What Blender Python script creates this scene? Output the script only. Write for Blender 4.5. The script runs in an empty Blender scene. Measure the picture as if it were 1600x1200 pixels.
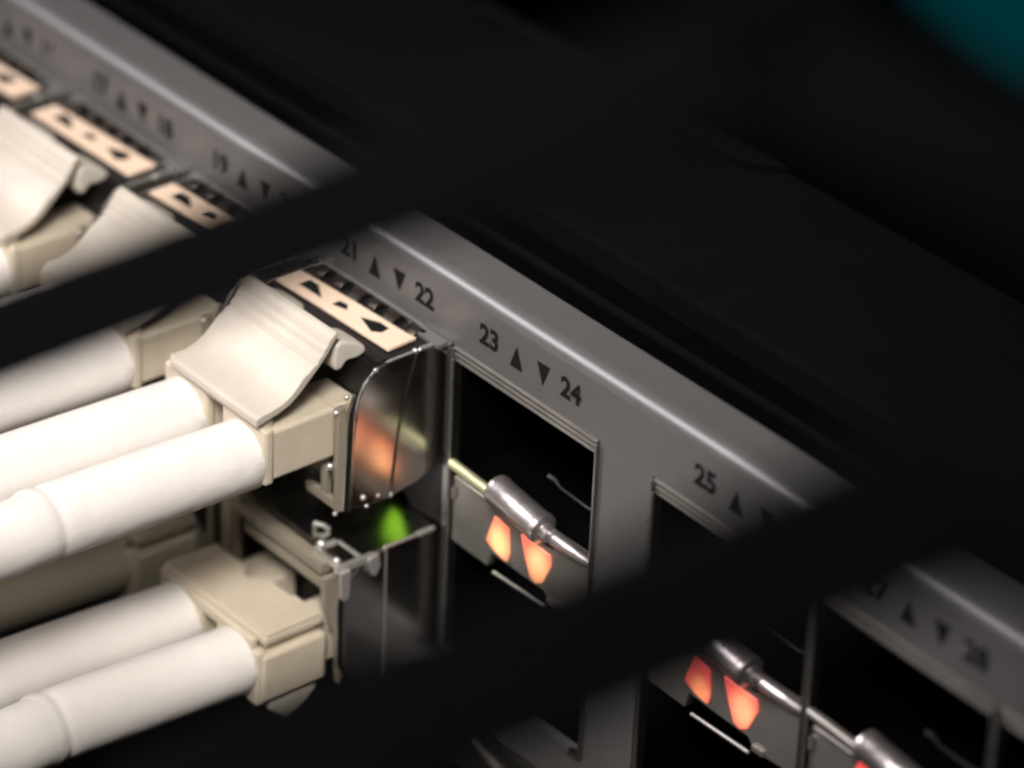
import bpy, bmesh, math, random
from mathutils import Vector, Matrix
random.seed(7)
S = 0.1                      # everything below is written in millimetres; 1 Blender unit = 1 cm
scene = bpy.context.scene
col = scene.collection

# ------------------------------------------------------------------ camera
cam_d = bpy.data.cameras.new("camera")
cam = bpy.data.objects.new("camera", cam_d); col.objects.link(cam); scene.camera = cam
cr = Vector((0.63129241, 0.77463759, 0.0375034)); cu = Vector((-0.41710631, 0.29835858, 0.85848965))
cf = Vector((-0.65382889, 0.5576009, -0.51145773))
m = Matrix((cr, cu, -cf)).transposed().to_4x4()
m.translation = Vector((156.67111972, -128.62264523, 117.87513272)) * S
cam.matrix_world = m
cam_d.sensor_width = 36; cam_d.lens = 132.275
cam_d.clip_start = 0.5; cam_d.clip_end = 2000
cam_d.dof.use_dof = True
cam_d.dof.focus_distance = 229.0 * S
cam_d.dof.aperture_fstop = 0.1323 / 0.56
cam_d.dof.aperture_blades = 0

# ------------------------------------------------------------------ world
w = bpy.data.worlds.new("World"); scene.world = w; w.use_nodes = True
w.node_tree.nodes["Background"].inputs[0].default_value = (0.85, 0.9, 1.0, 1)
w.node_tree.nodes["Background"].inputs[1].default_value = 0.006

# ------------------------------------------------------------------ lamps (room strip lights)
def area(name, target, direction, dist, sx, sy, power, color, spread=180):
    ld = bpy.data.lights.new(name, 'AREA'); ld.shape = 'RECTANGLE'
    ld.size = sx * S; ld.size_y = sy * S; ld.energy = power; ld.color = color
    o = bpy.data.objects.new(name, ld); col.objects.link(o)
    d = Vector(direction).normalized()
    o.location = (Vector(target) + d * dist) * S
    o.rotation_euler = d.to_track_quat('Z', 'Y').to_euler()
    ld.spread = math.radians(spread)
    return o
area("ceiling_lamp", (-8, -10, -3), (-0.62, -0.55, 0.60), 330, 105, 150, 8600, (1.0, 0.93, 0.965))
area("aisle_lamp", (-13, -12, -9), (0.48, -0.47, 0.74), 300, 90, 80, 500, (1.0, 0.95, 0.905), 25)

scene.view_settings.view_transform = 'Standard'
scene.view_settings.look = 'None'
scene.view_settings.exposure = 0
scene.view_settings.gamma = 1
scene.cycles.max_bounces = 8
scene.cycles.filter_width = 2.4
scene.cycles.sample_clamp_indirect = 8

# ------------------------------------------------------------------ materials
def mat(name, color, rough=0.5, metal=0.0, var=0.0, vscale=6.0, bump=0.0, bscale=40.0, spec=0.5,
        sss=0.0, aniso=0.0, coat=0.0, rvar=0.0):
    mt = bpy.data.materials.new(name); mt.use_nodes = True
    nt = mt.node_tree; b = nt.nodes["Principled BSDF"]
    b.inputs["Base Color"].default_value = (*color, 1); b.inputs["Roughness"].default_value = rough
    b.inputs["Metallic"].default_value = metal; b.inputs["Specular IOR Level"].default_value = spec
    b.inputs["Coat Weight"].default_value = coat
    if sss: 
        b.inputs["Subsurface Weight"].default_value = sss
        b.inputs["Subsurface Radius"].default_value = (0.10, 0.07, 0.04); b.inputs["Subsurface Scale"].default_value = 0.6
    tc = nt.nodes.new("ShaderNodeTexCoord")
    if var or rvar:
        n = nt.nodes.new("ShaderNodeTexNoise"); n.inputs["Scale"].default_value = vscale
        n.inputs["Detail"].default_value = 6
        nt.links.new(tc.outputs["Object"], n.inputs["Vector"])
        if var:
            mx = nt.nodes.new("ShaderNodeMix"); mx.data_type = 'RGBA'
            mx.inputs[6].default_value = (*[c * (1 - var) for c in color], 1)
            mx.inputs[7].default_value = (*[min(1, c * (1 + var)) for c in color], 1)
            nt.links.new(n.outputs[0], mx.inputs[0]); nt.links.new(mx.outputs[2], b.inputs["Base Color"])
        if rvar:
            mr = nt.nodes.new("ShaderNodeMapRange")
            mr.inputs[3].default_value = max(0.02, rough - rvar); mr.inputs[4].default_value = rough + rvar
            nt.links.new(n.outputs[0], mr.inputs[0]); nt.links.new(mr.outputs[0], b.inputs["Roughness"])
    if bump:
        n2 = nt.nodes.new("ShaderNodeTexNoise"); n2.inputs["Scale"].default_value = bscale
        n2.inputs["Detail"].default_value = 4
        nt.links.new(tc.outputs["Object"], n2.inputs["Vector"])
        bp = nt.nodes.new("ShaderNodeBump"); bp.inputs["Strength"].default_value = bump
        bp.inputs["Distance"].default_value = 0.01
        nt.links.new(n2.outputs[0], bp.inputs["Height"]); nt.links.new(bp.outputs[0], b.inputs["Normal"])
    return mt

M = dict(
    panel=mat("grey_panel_paint", (0.100, 0.097, 0.096), 0.34, 0.0, var=0.13, vscale=9, bump=0.12, bscale=75, spec=0.75, rvar=0.04),
    print=mat("black_print", (0.008, 0.009, 0.008), 0.85, spec=0.1),
    cover=mat("dark_cover_paint", (0.0038, 0.0038, 0.0034), 0.85, var=0.2, vscale=2, bump=0.15, bscale=50, spec=0.02),
    finger=mat("tarnished_finger", (0.05, 0.04, 0.032), 0.4, 0.8, var=0.5, vscale=12),
    wedge=mat("wall_edge_highlight", (0.34, 0.33, 0.31), 0.4, 0.9, var=0.4, vscale=14),
    void=mat("recess_black", (0.0012, 0.0012, 0.0012), 0.8, spec=0.02),
    cage=mat("tin_plated_steel", (0.42, 0.41, 0.39), 0.3, 1.0, rvar=0.08, vscale=8),
    cagein=mat("dark_cage_lining", (0.05, 0.047, 0.045), 0.45, 0.6, var=0.3, vscale=4),
    divider=mat("satin_nickel_plate", (0.36, 0.34, 0.31), 0.36, 0.7, var=0.22, vscale=5, rvar=0.14),
    chrome=mat("dark_chrome", (0.84, 0.81, 0.77), 0.215, 1.0, rvar=0.06, vscale=10),
    edge=mat("bright_steel_edge", (0.70, 0.68, 0.65), 0.3, 0.78),
    gold=mat("yellow_passivated_wire", (0.88, 0.90, 0.55), 0.3, 0.7),
    roll=mat("silver_roll", (0.66, 0.61, 0.60), 0.34, 0.92, var=0.3, vscale=11, bump=0.5, bscale=12, rvar=0.1),
    peach=mat("peach_label_stock", (0.74, 0.56, 0.42), 0.5, var=0.05, vscale=6),
    beige=mat("beige_nylon", (0.50, 0.435, 0.335), 0.42, var=0.14, vscale=5, bump=0.08, bscale=40, sss=0.12),
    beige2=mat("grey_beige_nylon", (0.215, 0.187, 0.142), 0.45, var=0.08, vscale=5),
    clip=mat("ivory_clip_nylon", (0.47, 0.425, 0.36), 0.45, var=0.13, vscale=4, bump=0.1, bscale=30, sss=0.12),
    tip=mat("pearl_nylon", (0.55, 0.51, 0.44), 0.22, var=0.1, vscale=8, sss=0.25, coat=0.3),
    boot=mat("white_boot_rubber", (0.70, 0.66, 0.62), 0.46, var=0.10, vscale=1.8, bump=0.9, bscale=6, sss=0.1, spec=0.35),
    boot_shade=mat("olive_boot_shade", (0.30, 0.27, 0.20), 0.6, var=0.05, vscale=3),
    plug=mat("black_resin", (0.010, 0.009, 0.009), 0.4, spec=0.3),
    mesh=mat("black_powder_coat", (0.0034, 0.0035, 0.0043), 0.7, var=0.15, vscale=4, bump=0.2, bscale=50, spec=0.05),
    rack=mat("rack_black", (0.006, 0.006, 0.007), 0.8, spec=0.1),
    teal=mat("teal_glow_color", (0.0, 0.22, 0.25), 0.9, spec=0.05),
    green_board=mat("dark_green_solder_mask", (0.01, 0.022, 0.014), 0.4),
)
def lamp_mat(name, core, rim, strength, cx, cz, r):
    """lit light pipe: hottest in its middle, coloured towards its rim"""
    mt = bpy.data.materials.new(name); mt.use_nodes = True
    nt = mt.node_tree; b = nt.nodes["Principled BSDF"]
    tc = nt.nodes.new("ShaderNodeTexCoord"); mp = nt.nodes.new("ShaderNodeVectorMath"); mp.operation = 'SUBTRACT'
    mp.inputs[1].default_value = (cx * S, 0, cz * S)
    nt.links.new(tc.outputs["Object"], mp.inputs[0])
    ml = nt.nodes.new("ShaderNodeVectorMath"); ml.operation = 'MULTIPLY'; ml.inputs[1].default_value = (1, 0, 0.8)
    nt.links.new(mp.outputs[0], ml.inputs[0])
    ln = nt.nodes.new("ShaderNodeVectorMath"); ln.operation = 'LENGTH'; nt.links.new(ml.outputs[0], ln.inputs[0])
    rp = nt.nodes.new("ShaderNodeValToRGB")
    dv = nt.nodes.new("ShaderNodeMath"); dv.operation = 'DIVIDE'; dv.inputs[1].default_value = r * S
    nt.links.new(ln.outputs["Value"], dv.inputs[0]); nt.links.new(dv.outputs[0], rp.inputs[0])
    rp.color_ramp.elements[0].position = 0.35; rp.color_ramp.elements[0].color = (*core, 1)
    rp.color_ramp.elements[1].position = 1.0; rp.color_ramp.elements[1].color = (*rim, 1)
    b.inputs["Base Color"].default_value = (0.3, 0.2, 0.15, 1); b.inputs["Roughness"].default_value = 0.3
    nt.links.new(rp.outputs[0], b.inputs["Emission Color"]); b.inputs["Emission Strength"].default_value = strength
    return mt

# ------------------------------------------------------------------ mesh helpers
class MB:
    def __init__(self): self.bms = []
    def _merge(self, b): self.bms.append(b)
    def box(self, x0, x1, y0, y1, z0, z1, bev=0.0, seg=2):
        b = bmesh.new()
        bmesh.ops.create_cube(b, size=1)
        for v in b.verts:
            v.co = Vector(((x0 + x1) / 2 + v.co.x * (x1 - x0), (y0 + y1) / 2 + v.co.y * (y1 - y0), (z0 + z1) / 2 + v.co.z * (z1 - z0)))
        for f in b.faces: f.smooth = False; f.tag = False
        if bev:
            bmesh.ops.bevel(b, geom=b.edges[:], offset=bev, segments=seg, profile=0.5, affect='EDGES')
            for f in b.faces:                      # the six big faces stay dead flat, the rounded edges are smooth
                f.smooth = sum(abs(c) > 0.999 for c in f.normal) == 0
        self._merge(b); return self
    def prism(self, pts, a0, a1, axis='x', bev=0.0, seg=2):
        """extrude a closed 2D outline along an axis. x: pts=(y,z); y: pts=(x,z); z: pts=(x,y)"""
        def P(p, a):
            return {'x': (a, p[0], p[1]), 'y': (p[0], a, p[1]), 'z': (p[0], p[1], a)}[axis]
        b = bmesh.new()
        v0 = [b.verts.new(P(p, a0)) for p in pts]; v1 = [b.verts.new(P(p, a1)) for p in pts]
        n = len(pts)
        b.faces.new(v0); b.faces.new(v1[::-1])
        for i in range(n): b.faces.new((v0[i], v1[i], v1[(i + 1) % n], v0[(i + 1) % n]))
        bmesh.ops.recalc_face_normals(b, faces=b.faces[:])
        if bev:
            es = [e for e in b.edges if e.is_manifold and e.calc_face_angle() > 0.45]
            bmesh.ops.bevel(b, geom=es, offset=bev, segments=seg, profile=0.5, affect='EDGES', clamp_overlap=True)
        ai = 'xyz'.index(axis)
        for f in b.faces:
            cap = abs(f.normal[ai]) > 0.999
            e2 = [e for e in f.edges if abs((e.verts[1].co - e.verts[0].co).normalized()[ai]) < 0.5]
            wide = max([e.calc_length() for e in e2] + [0])
            f.smooth = not (cap or wide > 1.45)
        self._merge(b); return self
    def tube(self, pts, radii, n=24, caps=True):
        pts = [Vector(p) for p in pts]
        if not isinstance(radii, (list, tuple)): radii = [radii] * len(pts)
        b = bmesh.new(); rings = []
        up = Vector((0, 0, 1)); prev = None
        for i, p in enumerate(pts):
            t = (pts[min(i + 1, len(pts) - 1)] - pts[max(i - 1, 0)]).normalized()
            if prev is None:
                a = t.cross(up)
                if a.length < 0.1: a = t.cross(Vector((1, 0, 0)))
                a.normalize()
            else:
                a = (prev - t * prev.dot(t)).normalized()
            prev = a; c = t.cross(a)
            rings.append([b.verts.new(p + (a * math.cos(k * 2 * math.pi / n) + c * math.sin(k * 2 * math.pi / n)) * radii[i]) for k in range(n)])
        for i in range(len(rings) - 1):
            for k in range(n):
                b.faces.new((rings[i][k], rings[i][(k + 1) % n], rings[i + 1][(k + 1) % n], rings[i + 1][k]))
        if caps: b.faces.new(rings[0]); b.faces.new(rings[-1][::-1])
        bmesh.ops.recalc_face_normals(b, faces=b.faces[:])
        for f in b.faces: f.smooth = len(f.verts) == 4
        self._merge(b); return self
    def sphere(self, c, r, sx=1, sy=1, sz=1):
        b = bmesh.new(); bmesh.ops.create_uvsphere(b, u_segments=14, v_segments=9, radius=r * 0.7)
        for v in b.verts: v.co = Vector((v.co.x * sx + c[0], v.co.y * sy + c[1], v.co.z * sz + c[2]))
        for f in b.faces: f.smooth = True
        self._merge(b); return self
    def build(self, name, material, parent=None, angle=35, mode='split'):
        """split: one object per piece; join: pieces that interlock into one solid; stuff: fine bits too small to pick apart"""
        if mode == 'split' and len(self.bms) > 1:
            out = [self._build(b, name, material, parent, angle) for b in self.bms]
            return out[0]
        bm = self.bms[0]
        for b in self.bms[1:]:
            me = bpy.data.meshes.new("t"); b.to_mesh(me); b.free(); bm.from_mesh(me); bpy.data.meshes.remove(me)
        o = self._build(bm, name, material, parent, angle)
        if mode == 'stuff': o["kind"] = "stuff"
        return o
    def _build(self, bm, name, material, parent, angle):
        for e in bm.edges:
            e.smooth = not (e.is_manifold and e.calc_face_angle(0) > math.radians(angle))
        for v in bm.verts: v.co *= S
        me = bpy.data.meshes.new(name); bm.to_mesh(me); bm.free()
        me.materials.append(material)
        o = bpy.data.objects.new(name, me); col.objects.link(o)
        if parent: o.parent = parent
        return o

def tag(o, label=None, cat=None, group=None, kind=None):
    if label: o["label"] = label
    if cat: o["category"] = cat
    if group: o["group"] = group
    if kind: o["kind"] = kind
    return o
def thing(name, label, cat, loc=(0, 0, 0), group=None):
    o = bpy.data.objects.new(name, None); col.objects.link(o); o.location = Vector(loc) * S
    o.empty_display_size = 0.3
    return tag(o, label, cat, group)
def copy_tree(o, parent=None):
    c = o.copy(); col.objects.link(c)
    if parent: c.parent = parent
    for ch in list(o.children): copy_tree(ch, c)
    return c

# ------------------------------------------------------------------ the rack around the switch
rk = MB()
rk.box(-700, 400, 620, 640, -700, 500)
rk.build("rack_back_wall", M['rack']); bpy.data.objects["rack_back_wall"]["kind"] = "structure"
rk = MB(); rk.box(-700, 400, -30, 620, -330, -320)
rk.build("rack_floor", M['rack'])["kind"] = "structure"

# ------------------------------------------------------------------ switch
PITCH = 14.25
sw = thing("network_switch", "grey rack switch front with stacked square ports and a bright rounded upper edge", "network switch")
XL, XR = -112.0, 92.0
ZB = -23.6                                   # bottom of the port openings
gang1 = (-6 * PITCH, PITCH); gang2 = (19.0, 19.0 + 4 * PITCH)
arc = [(0.95 - 0.95 * math.cos(t), 3.75 + 0.95 * math.sin(t)) for t in [math.radians(a) for a in range(0, 91, 10)]]
fp = MB()
fp.prism([(0, 0)] + arc + [(3.6, 4.7), (3.6, 3.9), (1.6, 3.6), (1.2, 3.2), (1.2, 0)], XL, XR, 'x')
fp.box(XL, gang1[0], 0, 1.2, ZB, 0); fp.box(gang1[1], gang2[0], 0, 1.2, ZB, 0); fp.box(gang2[1], XR, 0, 1.2, ZB, 0)
fp.box(XL, XR, 0, 1.2, -26.8, ZB)
fp.build("faceplate", M['panel'], sw, mode="join")
tcv = MB()
tcv.box(XL, XR, 3.6, 10.8, 1.0, 2.2)                                   # sunken channel behind the lip
tcv.build("channel_floor", M['void'], sw)
r_ = MB(); r_.box(XL, XR, 7.6, 8.2, 2.2, 2.9, 0.25); r_.build("channel_ridge", M['cover'], sw)
tp = MB(); tp.box(XL, XR, 10.8, 27.5, -26, 4.2, 0.35); tp.build("top_cover", M['cover'], sw)
hd = MB()
hd.prism([(-30, 25.2), (-1.2, 25.2), (1.2, 27.0), (-30, 27.0)], 4.2, 5.0, 'z', 0.3); hd.build("cover_rib", M['cover'], sw)

# printed numbers and arrows on the faceplate (flat print, 0.03 mm proud)
def text_mesh(s, size, name="printed_number"):
    cu = bpy.data.curves.new("t", 'FONT'); cu.body = s; cu.size = size; cu.offset = 0.0075
    cu.align_x = 'CENTER'; cu.align_y = 'CENTER'
    o = bpy.data.objects.new("t", cu); col.objects.link(o)
    bpy.context.view_layer.update()
    me = bpy.data.meshes.new_from_object(o); bpy.data.objects.remove(o)
    me.name = name; me.materials.append(M['print']); return me
def arrow(up):
    return [(-0.6, -0.75), (0.6, -0.75), (0.0, 0.75)] if up else [(-0.6, 0.75), (0.6, 0.75), (0.0, -0.75)]
def printed(mesh, name, x, z):
    o = bpy.data.objects.new(name, mesh); col.objects.link(o); o.parent = sw
    o.rotation_euler = (math.radians(90), 0, 0); o.location = Vector((x, -0.03, z)) * S
    return o
ar_up = MB().prism(arrow(True), 0.0, 0.02, 'z'); au = ar_up.build("printed_arrow", M['print'], sw)
ar_dn = MB().prism(arrow(False), 0.0, 0.02, 'z'); ad = ar_dn.build("printed_arrow", M['print'], sw)
ume, dme = au.data, ad.data
bpy.data.objects.remove(au); bpy.data.objects.remove(ad)
cols = [(-4 * PITCH, 13), (-3 * PITCH, 15), (-2 * PITCH, 17), (-PITCH, 21), (0.0, 23), (19.0, 25), (19.0 + PITCH, 27), (19 + 2 * PITCH, 29)]
for x0, num in [(-4*PITCH, 15), (-3*PITCH, 17), (-2*PITCH, 19), (-PITCH, 21), (0.0, 23), (19.0, 25), (19.0+PITCH, 27)]:
    for dx, kind in ((-3.75, 'a'), (-1.25, 'u'), (1.3, 'd'), (3.75, 'b')):
        cx = x0 + 7.1 + dx + (1.3 if x0 > 10 else 0.35)
        if kind == 'a': printed(text_mesh(str(num), 0.19), "printed_number", cx - 0.15, 2.0)
        elif kind == 'b': printed(text_mesh(str(num + 1), 0.19), "printed_number", cx + 0.15, 2.0)
        else: printed(ume if kind == 'u' else dme, "printed_arrow", cx, 1.95)

# port cages
amber1 = lamp_mat("amber_lamp_core", (1.0, 0.46, 0.17), (0.74, 0.10, 0.04), 1.7, 5.3, -12.0, 1.25)
amber2 = lamp_mat("amber_lamp_wide", (1.0, 0.47, 0.18), (0.74, 0.09, 0.045), 1.7, 9.25, -11.7, 1.4)
red1 = lamp_mat("red_lamp", (1.0, 0.26, 0.09), (0.65, 0.02, 0.03), 1.6, 5.5, -12.4, 1.1)
red2 = lamp_mat("red_lamp_wide", (1.0, 0.28, 0.12), (0.65, 0.03, 0.03), 1.6, 9.2, -11.6, 1.4)
green = lamp_mat("green_lamp", (0.26, 0.62, 0.02), (0.05, 0.22, 0.005), 1.0, 9.1, -11.6, 1.7)
dull = mat("unlit_lamp", (0.12, 0.10, 0.08), 0.3)
def port_cage(x0, lamps, tall=True, lit=None):
    """one column of two stacked ports; coordinates local to the column's left edge"""
    c = bpy.data.objects.new("port_cage", None); col.objects.link(c); c.parent = sw; c.location = Vector((x0, 0, 0)) * S
    wl = MB()
    wl.box(0.0, 0.22, -0.28, 30, ZB, -0.25, 0.05); wl.box(PITCH - 0.22, PITCH - 0.004, -0.28, 30, ZB, -0.25, 0.05)
    ew = MB(); ew.box(0.24, 0.40, -0.34, -0.1, ZB, -0.9, 0.06); ew.build("wall_edge", M['wedge'], c)  # thin strip added for the highlight along the wall's front edge
    wl.build("cage_wall", M['cage'], c)
    ln = MB()
    ln.box(0.24, 0.34, 0.6, 30, ZB + 0.3, -1.0); ln.box(PITCH - 0.34, PITCH - 0.24, 0.6, 30, ZB + 0.3, -1.0)
    ln.box(0.24, PITCH - 0.24, 9.5, 10, ZB, -0.9); ln.box(0.34, PITCH - 0.34, 0.8, 9.5, ZB, ZB + 0.25)
    ln.box(0.34, PITCH - 0.34, 0.8, 9.5, -1.1, -0.9)
    ln.build("cage_lining", M['void'], c, mode="join")  # near-black lining paints the shade inside the metal port
    # three pressed ridges under the top edge
    rd = MB()
    for z, y in ((-0.16, -0.12), (-0.60, -0.04), (-1.04, 0.04)):
        rd.box(0.24, PITCH - 0.24, y, y + 1.1, z - 0.12, z + 0.12, 0.07)
    rk2 = MB(); rk2.box(0.24, PITCH - 0.24, 0.2, 1.4, -1.1, -0.02); rk2.build('flange_backing', M['void'], c)
    rd.build("top_flange", M['divider'], c)
    sl = MB()
    sl.box(0.24, 1.15, -0.26, 0.3, ZB - 0.15, ZB + 0.12, 0.05); sl.box(1.0, 1.2, 0.3, 6.0, ZB - 0.1, ZB + 0.2, 0.05)
    sl.box(12.9, PITCH - 0.24, -0.2, 0.4, ZB - 0.15, ZB + 0.12, 0.05)
    sl.build("bottom_flange", M['cage'], c)
    # divider plate with two light windows and a notch below
    dv = MB()
    dv.prism([(0.45, -9.5), (1.1, -9.15), (4.5, -9.5), (5.2, -9.9), (10.3, -9.9), (10.9, -8.9), (13.95, -8.85), (13.95, -13.75), (10.3, -14.05),
              (9.7, -13.35), (4.4, -13.3), (4.1, -14.45), (0.45, -14.35)], 0.05, 0.75, 'y', 0.09)
    dk = MB(); dk.box(0.4, 13.9, 0.9, 9.4, -13.2, -9.4); dk.build("divider_core", M['void'], c)  # near black too, shade behind the divider put into the colour
    dv.build("divider_plate", M['divider'] if tall else M['plug'], c)
    for k, mt in enumerate(lamps):
        lp = MB()
        if k == 0: lp.prism([(4.75, -10.3), (6.15, -10.55), (6.3, -12.3), (6.1, -13.05), (5.0, -12.9), (4.0, -12.45)], -0.07, 0.1, 'y', 0.12, 3)
        else: lp.prism([(7.35, -10.25), (10.25, -10.35), (10.35, -11.1), (9.6, -12.8), (9.0, -13.15), (8.45, -12.95), (7.9, -11.8)], -0.07, 0.1, 'y', 0.12, 3)
        lo = lp.build("indicator_lamp", mt, c)
        if x0 > 30: lo.location.z = 1.2 * S
    if tall:
        ed = MB()
        ed.tube([(1.0, -0.15, -9.3), (4.6, -0.15, -9.35)], 0.1, 10)
        ed.tube([(4.7, 0.1, -14.6), (9.8, 0.1, -14.45)], 0.13, 10)
        ed.tube([(0.7, -0.12, -10.2), (0.75, -0.12, -11.0)], 0.14, 8)
        ed.box(10.2, 11.2, -0.15, 0.05, -13.9, -13.5, 0.06)
        ed.sphere((13.7, -0.15, -8.95), 0.22)
        ed.build("plate_edging", M['divider'], c, mode='stuff')
        g = MB(); g.tube([(0.4, -0.1, -8.55), (2, -0.1, -8.6), (4.75, -0.1, -8.75)], 0.34, 14)
        g.build("spring_rod", M['gold'] if lit == 'gold' else M['divider'], c)
        t = MB()
        t.tube([(4.95, -0.3, -7.93), (5.0, -0.3, -7.93), (5.12, -0.3, -7.95), (5.5, -0.3, -7.98), (5.62, -0.3, -8.0), (9.3, -0.3, -8.5), (9.42, -0.3, -8.52), (9.8, -0.3, -8.56), (9.9, -0.3, -8.58), (9.95, -0.3, -8.58), (10.5, -0.3, -8.65), (10.55, -0.3, -8.65)],
               [0.3, 0.8, 0.98, 1.04, 0.98, 1.0, 1.06, 1.02, 0.85, 0.6, 0.55, 0.3], 24)
        t.build("roller", M['roll'], c)
        t = MB(); t.tube([(10.3, -0.1, -8.75), (10.7, -0.1, -8.8), (13.4, -0.1, -8.85), (14.1, -0.1, -8.85)], [0.3, 0.50, 0.42, 0.3], 16)
        t.build("axle", M['roll'], c)
        t = MB()
        t.tube([(8.0, 1.5, -6.2), (8.6, 1.5, -6.2), (9.0, 1.6, -6.6), (11.5, 1.8, -6.9), (12.6, 2.0, -6.7)], [0.16, 0.14, 0.08, 0.09, 0.06], 8)
        pass
        t.build("contact_spring", M['cage'], c, mode='stuff')
    return c
tag(port_cage(0.0, (amber1, amber2), lit='gold'), "empty stacked port with two orange lamps and a yellow rod")
tag(port_cage(19.0, (red1, red2)), "empty stacked port with two red-orange lamps at lower right")
tag(port_cage(19.0 + PITCH, (red1, dull)), "empty stacked port at the lower right corner of the picture")
port_cage(19.0 + 2 * PITCH, (dull, dull))
port_cage(-PITCH, (dull, green), tall=False)["label"] = "stacked port filled by two transceivers, with a green lamp"
for k in (2, 3, 4): port_cage(-k * PITCH, (dull, dull), tall=False)
bs = MB()
bs.tube([(4.2, -0.6, -27.6), (7.2, -0.6, -28.6)], 0.45, 12); bs.tube([(9, -0.4, -27.4), (9.6, -0.4, -28.6)], 0.5, 12)
bs.box(-40, 60, 0.5, 4, -32, -27.6, 0.3)
bs.build("lower_row_spring", M['cage'], sw)

# ------------------------------------------------------------------ transceiver modules
def outline(flip=False):
    o = [(0, -0.2), (-2.2, -0.15), (-4.3, -0.25)]
    for a in range(15, 91, 15):
        t = math.radians(a); o.append((-4.3 - 2.5 * math.sin(t), -2.75 + 2.5 * math.cos(t)))
    o += [(-7.0, -5.5), (-7.3, -10.0), (-5.9, -10.25), (-4.0, -10.3), (-2.0, -9.7), (0, -9.2)]
    return o
def split_side(pts_outer, pts_inner, xs, mb):
    for x in xs:
        mb.prism(pts_outer, x, x + 0.22, 'x', 0.07); mb.prism(pts_inner, x, x + 0.22, 'x', 0.07)
def upper_module():
    t = thing("transceiver_module", "", "transceiver", (-PITCH, 0, 0), "pluggable transceivers seated in the switch")
    hs = MB()
    arcp = []
    for a in range(10, 91, 10):
        q = math.radians(a); arcp.append((-4.2 - 2.6 * math.sin(q), -3.1 + 2.9 * math.cos(q)))
    outer = [(-2.25, -0.16), (-4.2, -0.2)] + arcp + [(-7.05, -5.5), (-7.3, -9.9), (-6.0, -10.25), (-4.05, -10.3), (-3.95, -8.5), (-3.55, -5.2), (-2.9, -2.2)]
    inner = [(-0.05, -0.25), (-2.1, -0.2), (-2.75, -2.2), (-3.4, -5.2), (-3.8, -8.5), (-3.9, -10.2), (-2.0, -9.9), (-0.05, -9.3)]
    split_side(outer, inner, (0.55, PITCH - 1.02), hs)
    hs.build("side_plate", M['chrome'], t)
    fo = MB(); fo.tube([(13.12, -6.6, -1.9), (13.12, -7.0, -3.2), (13.12, -7.1, -5.5), (13.12, -7.3, -10.1)], [0.2, 0.34, 0.36, 0.36], 20)
    fo.build("rolled_edge", M['chrome'], t)
    bd = MB(); bd.box(0.8, PITCH - 1.1, -5.2, 12, -9.6, -0.55, 0.1)
    bd.build("housing", M['plug'], t)
    rim = MB()                                     # bright folded rim along the side plate
    rr = [(13.35, -0.2, -0.2), (13.35, -1.9, -0.12)]
    rim.tube(rr, 0.10, 8)
    rim.sphere((13.35, -2.25, -0.2), 0.26); rim.sphere((13.35, -5.35, -0.55), 0.24)
    rim.tube([(13.35, -2.4, -0.2), (13.35, -4.2, -0.22), (13.35, -5.2, -0.5), (13.35, -6.2, -1.25), (13.35, -6.8, -2.6), (13.35, -7.0, -4.2)], 0.09, 8)
    rim.sphere((13.3, -3.95, -10.2), 0.25)
    rim.build("folded_rim", M['edge'], t, mode="stuff")
    # mouth around the plug
    mo = MB()
    mo.box(12.62, 13.12, -8.0, -7.35, -10.2, -2.6, 0.12); mo.box(9.6, 12.6, -7.9, -7.4, -10.2, -9.5, 0.12)
    mo.box(11.2, 11.8, -7.9, -7.4, -9.5, -7.4, 0.1)
    mo.box(1.0, 1.9, -8.0, -7.25, -9.2, -2.6, 0.12)
    mo.box(3.2, 11.4, -7.0, -5.4, -9.1, -7.6, 0.1)
    mo.build("plug_mouth", M['beige2'], t)
    pn = MB()
    for p, r in (((12.9, -8.0, -2.9), 0.30), ((13.0, -7.3, -2.0), 0.28), ((12.6, -8.2, -6.9), 0.36), ((13.05, -8.1, -10.2), 0.22), ((13.42, -6.2, -9.5), 0.28), ((13.42, -5.9, -10.25), 0.2), ((13.42, -5.0, -9.8), 0.2)):
        pn.sphere(p, r)
    pn.build("rivet", M['edge'], t, mode="stuff")
    tp = MB(); tp.box(0.8, 12.9, -4.9, -0.3, -0.75, -0.35, 0.08)
    tp.build("top_plate", M['plug'], t)
    ls = MB(); ls.prism([(1.0, -3.95), (12.45, -3.7), (12.3, -1.35), (11.6, -1.5), (1.0, -2.0)], -0.25, 0.0, 'z', 0.06)
    lab = ls.build("label_strip", M['peach'], t)
    mk = MB()
    mk.prism([(2.5, -3.25), (4.9, -3.2), (3.4, -2.35), (2.5, -2.35)], 0.0, 0.02, 'z')
    mk.build("printed_mark", M['print'], lab)
    mk = MB(); mk.prism([(5.9, -3.15), (7.1, -2.85), (6.6, -2.4), (5.9, -2.5)], 0.0, 0.02, 'z'); mk.build("printed_mark", M['print'], lab)
    mk = MB(); mk.prism([(8.3, -2.7), (10.1, -3.25), (10.6, -2.8), (10.5, -2.1), (9.6, -2.1)], 0.0, 0.02, 'z'); mk.build("printed_mark", M['print'], lab)
    sf = MB()
    rnd = random.Random(3)
    for i in range(6):
        x = 1.5 + i * 1.85 + rnd.uniform(-.15, .15)
        sf.prism([(-1.45, -0.35), (-1.1, 0.02 + rnd.uniform(-.1, .12)), (-0.55, 0.12), (-0.05, -0.25), (-0.12, -0.4), (-0.6, -0.08), (-1.05, -0.15), (-1.35, -0.5)], x, x + 0.95, 'x')
    sf.build("grounding_finger", M['finger'], t)
    cf = MB(); cf.box(11.3, 13.95, -0.95, -0.03, -0.3, 0.0, 0.06); cf.build("corner_flange", M['panel'], t)
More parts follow.
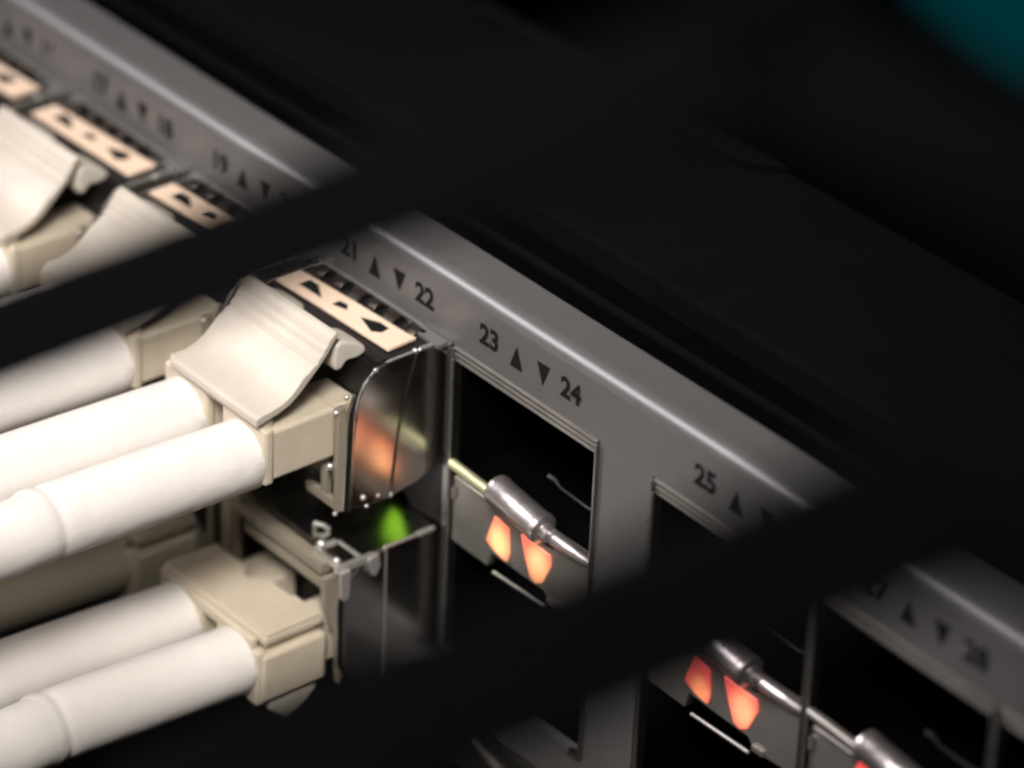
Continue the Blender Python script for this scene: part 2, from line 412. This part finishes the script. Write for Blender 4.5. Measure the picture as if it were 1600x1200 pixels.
    dm = MB(); dm.box(11.8, 12.15, -0.75, -0.4, 0.0, 0.02); dm.build("flange_hole", M['void'], t)
    return t
def lower_module():
    t = thing("transceiver_module", "", "transceiver", (-PITCH, 0, -14.0), "pluggable transceivers seated in the switch")
    hs = MB()
    arcp = []
    for a in range(90, 9, -10):
        q = math.radians(a); arcp.append((-4.9 - 2.7 * math.sin(q), -7.6 - 2.7 * math.cos(q)))
    outer = [(-4.35, -0.1), (-6.1, -0.5), (-7.0, -1.3), (-7.5, -3.0)] + arcp + [(-4.3, -10.3)]
    inner = [(-0.05, -0.05), (-4.2, -0.05), (-4.15, -10.25), (-0.05, -10.25)]
    split_side(outer, inner, (0.55, PITCH - 1.02), hs)
    hs.build("side_plate", M['chrome'], t)
    fo = MB(); fo.tube([(13.12, -7.35, -1.6), (13.12, -7.6, -3.2), (13.12, -7.6, -7.6), (13.12, -6.9, -9.3), (13.12, -5.6, -10.2)], [0.3, 0.38, 0.38, 0.36, 0.25], 20)
    fo.build("rolled_edge", M['chrome'], t)
    tp = MB(); tp.box(0.8, 13.2, -7.3, 3.0, -0.6, -0.1); tp.build("top_plate", M['chrome'], t)
    bd = MB(); bd.box(0.8, 13.2, -5.0, 12, -10.0, -0.62, 0.1); bd.build("housing", M['plug'], t)
    rim = MB()
    rim.tube([(13.38, -0.4, 0.0), (13.38, -1.7, 0.02)], 0.2, 8); rim.tube([(13.35, -1.6, -0.03), (13.35, -4.2, 0.0)], 0.10, 8)
    rim.sphere((13.35, -4.3, 0.0), 0.2); rim.tube([(13.46, -4.25, -0.2), (13.46, -4.22, -10.0)], 0.055, 6)
    rim.build("folded_rim", M['edge'], t, mode="stuff")
    mo = MB()
    mo.box(2.7, 12.2, -8.5, -7.6, -1.15, -0.3, 0.1)
    mo.box(2.7, 3.3, -8.5, -7.7, -0.3, 0.9, 0.1)
    mo.prism([(-8.9, -0.8), (-7.6, -0.9), (-7.45, -5.0), (-7.4, -9.6), (-7.62, -9.6), (-7.85, -5.5), (-8.5, -4.2), (-8.85, -3.2)], 12.6, 13.12, 'x', 0.1)
    mo.box(3.4, 12.2, -8.2, -7.4, -2.5, -1.7, 0.1)
    mo.box(1.3, 2.3, -8.5, -7.6, -9.8, -0.5, 0.1)
    mo.build("plug_mouth", M['beige2'], t)
    bl = MB()
    bl.box(10.7, 13.5, -8.1, -7.75, -0.4, 0.12, 0.1); bl.box(10.9, 13.4, -6.3, -6.0, -0.35, 0.0, 0.08)
    bl.box(10.7, 11.05, -7.75, -6.3, -0.35, 0.1, 0.1); bl.box(13.2, 13.62, -8.3, -5.2, -0.55, 0.05, 0.12)
    bl.prism([(-8.2, -0.3), (-7.3, -0.3), (-7.4, -2.3), (-7.8, -2.6), (-8.1, -2.3)], 13.55, 13.9, 'x', 0.12)
    bl.prism([(-5.9, -0.1), (-5.1, 0.1), (-4.9, -0.9), (-5.3, -1.6), (-5.7, -1.4)], 13.55, 13.85, 'x', 0.12)
    bl.sphere((10.9, -7.5, 0.15), 0.5); bl.sphere((13.0, -7.9, 0.15), 0.4)
    bl.tube([(8.6, -6.3, 0.0), (8.9, -6.5, 0.35), (9.4, -6.2, 0.3), (9.6, -5.9, 0.0)], 0.16, 8)
    bl.build("bail_latch", M['edge'], t, mode="stuff")
    return t

# ------------------------------------------------------------------ duplex fibre plugs
def boot_path(cx, cz0, drop):
    return cx, cz0, drop
def cable_pts(x, y0, z0, y1, z1, seed):
    rnd = random.Random(seed)
    pts = []; n = 10
    for i in range(n + 1):
        f = i / n; pts.append((x + 0.25 * math.sin(f * 3 + seed), y0 + (y1 - y0) * f, z0 + (z1 - z0) * f + 0.12 * math.sin(f * 5 + seed)))
    px, py, pz = pts[-1]
    for a in range(10, 91, 10):
        q = math.radians(a); pts.append((px, py - 10 * math.sin(q), pz - 10 * (1 - math.cos(q))))
    pts.append((px, py - 10, pz - 60)); pts.append((px, py - 8, pz - 160))
    return pts
def add_boots(t, z0, z1, ystart, mtl, crease=True, r=2.28):
    for x, ye, sd in ((9.95, -27.0, 1), (3.7, -28.5, 2)):
        n = 14; pts = []; rad = []
        for i in range(n + 1):
            f = i / n; y = ystart + (ye - ystart) * f
            pts.append((x, y, z0 + (z1 - z0) * f * 0.8))
            rad.append(r * (1.0 + 0.02 * math.sin(f * 2.4)))
        b0 = [(x, ystart + 0.35, z0)]; pts = b0 + [(x, ystart + 0.1, z0)] + pts[0:]
        rad = [r * 0.86, r * 0.97] + rad
        # rolled lip where the boot ends on the cable
        lx, ly, lz = pts[-1]
        prof = [(0.15, 1.0), (0.35, 0.975), (0.55, 0.985), (0.8, 1.03), (1.2, 1.045), (1.5, 1.02), (1.62, 0.965), (1.8, 0.98)]
        for q, k in prof: pts.append((lx, ly - q, lz)); rad.append(r * k)
        bt = MB(); bt.tube(pts, rad, 40); bo = bt.build("boot", mtl, t)
        cb = MB(); cp = cable_pts(x, ly - 1.2, lz + 0.0, -33.5, z1, sd); cb.tube(cp, r * 0.975, 32); cb.build("cable", mtl, t)
def duplex_upper():
    t = thing("fibre_plug", "", "fibre connector", (-PITCH, -7.3, 0), "duplex fibre plugs with white boots")
    Y = 7.3
    def bx(mb, x0, x1, y0, y1, z0, z1, b=0.2): mb.box(x0, x1, y0 + Y, y1 + Y, z0, z1, b, 3)
    for cx in (3.7, 9.95):
        b = MB(); bx(b, cx - 2.15, cx + 2.15, -12.9, -7.35, -6.75, -3.1, 0.28); bx(b, cx - 1.6, cx + 1.6, -7.5, -5.3, -6.3, -3.4, 0.15)
        bx(b, cx - 2.3, cx + 2.3, -12.95, -12.2, -6.9, -2.9, 0.25)
        b.build("connector_body", M['beige'], t, mode='join')
    br = MB(); bx(br, 1.9, 11.7, -12.9, -11.9, -3.3, -2.2, 0.2); br.build("bridge", M['beige'], t)
    # swept clip: its outline lies in the y-z plane
    up = [(-7.35, 2.25), (-7.75, 2.05), (-8.05, 1.62), (-8.12, 1.42), (-8.26, 1.40), (-8.42, 1.12), (-8.46, 0.92), (-8.62, 0.90), (-8.82, 0.62), (-8.88, 0.44), (-9.06, 0.44), (-9.4, 0.16),
          (-9.9, -0.15), (-10.4, -0.68), (-10.9, -1.12), (-11.5, -1.45), (-12.2, -1.66), (-13.1, -1.8), (-13.45, -1.9)]
    dn = [(-13.45, -2.5), (-12.9, -2.35), (-11.8, -2.1), (-10.9, -1.75), (-10.1, -1.15), (-9.3, -0.4), (-8.55, 0.35), (-8.0, 0.95), (-7.55, 1.6), (-7.25, 2.0)]
    cl = MB(); cl.prism([(y + Y, z) for y, z in up + dn], 2.75, 12.05, 'x', 0.1)
    cl.build("latch_clip", M['clip'], t, 50)
    tips = MB()
    for x0 in (3.0, 9.4):
        tips.prism([(-7.3 + Y, 0.9), (-6.8 + Y, 1.25), (-5.6 + Y, 0.8), (-4.9 + Y, 0.3), (-4.7 + Y, -0.2), (-5.4 + Y, -0.45), (-6.3 + Y, -0.4), (-6.7 + Y, -0.9), (-7.2 + Y, -0.8), (-7.35 + Y, -0.1)], x0, x0 + 2.3, 'x', 0.25, 3)
    tips.build("latch_tip", M['tip'], t)
    add_boots_local(t, -5.6, -5.1, -12.7, Y)
    return t
def add_boots_local(t, z0, z1, ys, Y, mtl=None):
    k = len(t.children)
    add_boots(t, z0, z1, ys, mtl or M['boot'])
    for ch in list(t.children):
        if ch.name.split('.')[0] in ("boot", "cable"):
            for v in ch.data.vertices: v.co.y += Y * S
def duplex_lower(mtl=None):
    t = thing("fibre_plug", "", "fibre connector", (-PITCH, -7.9, -14), "duplex fibre plugs with white boots")
    Y = 7.9; Z = 14
    def bx(mb, x0, x1, y0, y1, z0, z1, b=0.2): mb.box(x0, x1, y0 + Y, y1 + Y, z0 + Z, z1 + Z, b, 3)
    for cx in (3.7, 9.95):
        b = MB(); bx(b, cx - 2.15, cx + (2.5 if cx > 5 else 2.2), -13.2, -8.1, -23.2, -19.5, 0.3); bx(b, cx - 1.6, cx + 1.6, -8.2, -5.3, -22.6, -19.8, 0.15)
        bx(b, cx - 2.3, cx + 2.32, -13.5, -12.7, -23.4, -19.2, 0.25)
        b.build("connector_body", M['beige'], t, mode='join')
    pl = MB()
    pl.prism([(1.4, -8.9 + Y), (4.9, -8.9 + Y), (5.3, -9.5 + Y), (6.1, -9.4 + Y), (6.3, -8.7 + Y), (12.3, -8.3 + Y), (12.3, -12.9 + Y), (1.2, -13.1 + Y)], -18.9 + Z, -18.2 + Z, 'z', 0.2, 3)
    bx(pl, 9.6, 12.3, -12.8, -8.6, -18.15, -17.95, 0.09)
    pl.build("top_plate", M['beige'], t)
    rb = MB(); bx(rb, 11.95, 12.2, -12.6, -8.6, -18.95, -18.45, 0.1); bx(rb, 9.3, 11.9, -12.5, -8.6, -19.5, -18.9, 0.1); bx(rb, 1.4, 11.6, -13.5, -12.9, -19.3, -18.4, 0.18)
    rb.build("side_rail", M['beige'], t)
    tip = MB()
    for x0 in (3.2, 9.7):
        tip.prism([(-12.6 + Y, -23.3 + Z), (-8.6 + Y, -23.3 + Z), (-8.5 + Y, -24.0 + Z), (-9.4 + Y, -24.9 + Z), (-10.9 + Y, -25.6 + Z), (-12.3 + Y, -24.3 + Z)], x0, x0 + 2.4, 'x', 0.3, 3)
    tip.build("latch_tip", M['tip'], t)
    add_boots(t, -20.9 + Z, -19.9 + Z, -13.3, mtl or M['boot'])
    for ch in list(t.children):
        if ch.name.split('.')[0] in ("boot", "cable"):
            for v in ch.data.vertices: v.co.y += Y * S
    return t

um = upper_module(); lm = lower_module(); du = duplex_upper(); dl = duplex_lower()
um["label"] = "chrome-sided transceiver beside the empty port, orange light mirrored in its side"
lm["label"] = "dark transceiver below the green glow, with a small bright wire latch"
du["label"] = "upper duplex plug nearest the empty port, ribbed ivory clip above two bright white boots"
dl["label"] = "lower duplex plug at bottom left, flat beige top plate and two white boots"
um_labels = {2: "transceiver with peach strip half hidden by the diagonal black bar",
             3: "transceiver with blurred peach strip above the upper left plug",
             4: "transceiver whose peach strip only just enters the left edge of the picture"}
du_labels = {2: "duplex plug crossed by the diagonal black bar, its boot grey in the half shade",
             3: "duplex plug at the left edge, its large ivory clip out of focus"}
for k in (2, 3, 4):
    c = copy_tree(um); c.location.x = -PITCH * k * S; c["label"] = um_labels[k]
for k in (2, 3):
    c = copy_tree(du); c.location.x = -PITCH * k * S; c["label"] = du_labels[k]
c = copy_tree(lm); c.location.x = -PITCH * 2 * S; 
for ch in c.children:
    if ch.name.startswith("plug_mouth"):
        ch.material_slots[0].link = 'OBJECT'; ch.material_slots[0].material = M['plug']  # mouth turned black, shade put into its colour
c["label"] = "transceiver with its mouth painted black for shade, under the white boots, left of the wire latch"
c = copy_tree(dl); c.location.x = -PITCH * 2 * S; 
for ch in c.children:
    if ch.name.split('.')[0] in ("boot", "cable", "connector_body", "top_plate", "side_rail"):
        ch.material_slots[0].link = 'OBJECT'; ch.material_slots[0].material = M['boot_shade']  # olive tone paints the shade on this copy of the white-booted plug
c["label"] = "duplex plug, its shade painted olive brown, between the upper and the lower pair of white boots"

# ------------------------------------------------------------------ perforated rack door in front, far out of focus
def door():
    Yd = -62.0; T = 1.4; hw = 2.02
    N = {'P1': (87.61, 71.87), 'A': (31.92, 32.78), 'P3': (100.42, 72.20), 'U': (91.66, 86.58), 'P2': (97.28, 62.03), 'P4': (56.13, 25.01),
         'D': (108.19, 63.27), 'V': (113.15, 79.97), 'A2': (10.68, 37.00), 'A3': (32.16, 10.55), 'P4b': (58.61, 8.07)}
    E = [('P1', 'A'), ('P1', 'P3'), ('P1', 'U'), ('P3', 'V'), ('P2', 'P4'), ('P2', 'D'), ('A', 'A2'), ('A', 'A3'), ('P4', 'P4b')]
    d = MB()
    def bar(p, q, h):
        p = Vector(p); q = Vector(q); u = (q - p).normalized(); n = Vector((-u.y, u.x)) * h
        d.prism([tuple(p - n), tuple(q - n), tuple(q + n), tuple(p + n)], Yd, Yd + T, 'y', 0.3)
    for i, (a, b) in enumerate(E):
        p, q = N[a], N[b]; u = (Vector(q) - Vector(p)); 
        bar(p, q, hw * (1.28 if 'P2' in (a, b) else 1.0))
    for k, p in N.items():
        d.prism([(p[0] + hw * math.cos(t * math.pi / 8), p[1] + hw * math.sin(t * math.pi / 8)) for t in range(16)], Yd + 0.002, Yd + T - 0.002, 'y')
    o = d.build("mesh_door", M['mesh'])
    tag(o, "black wide-hole metal mesh crossing the foreground as blurred diagonal bars", "mesh door")
door()

# ------------------------------------------------------------------ teal tubes added to stand in for a glow far behind, top right
for i, (x, z, r) in enumerate(((-117, -55, 11), (-91, -59, 15))):
    cb = MB(); pts = []
    for j in range(13):
        f = j / 12; q = min(1, max(0, (f - 0.3) / 0.4)) * math.pi / 2
        pts.append((x + 30 * (1 - math.cos(q)) + max(0, f - 0.7) * 260, 150 + 8 * math.sin(f * 3 + i) + 22 * i, z + 30 + (0.3 - min(f, 0.3)) * 200 - 30 * math.sin(q)))
    eye = Vector((156.67, -128.62, 117.88))
    pts = [eye + (Vector(p) - eye) * 1.75 for p in pts]; r *= 1.75
    cb.tube(pts, r, 24)
    o = cb.build("teal_glow_tube", M['teal'])
    tag(o, "teal tube standing in for a blurred glow at the upper right, " + ("the left of the two" if i == 0 else "the right of the two"), "cable", "tubes for the teal glow behind the switch")
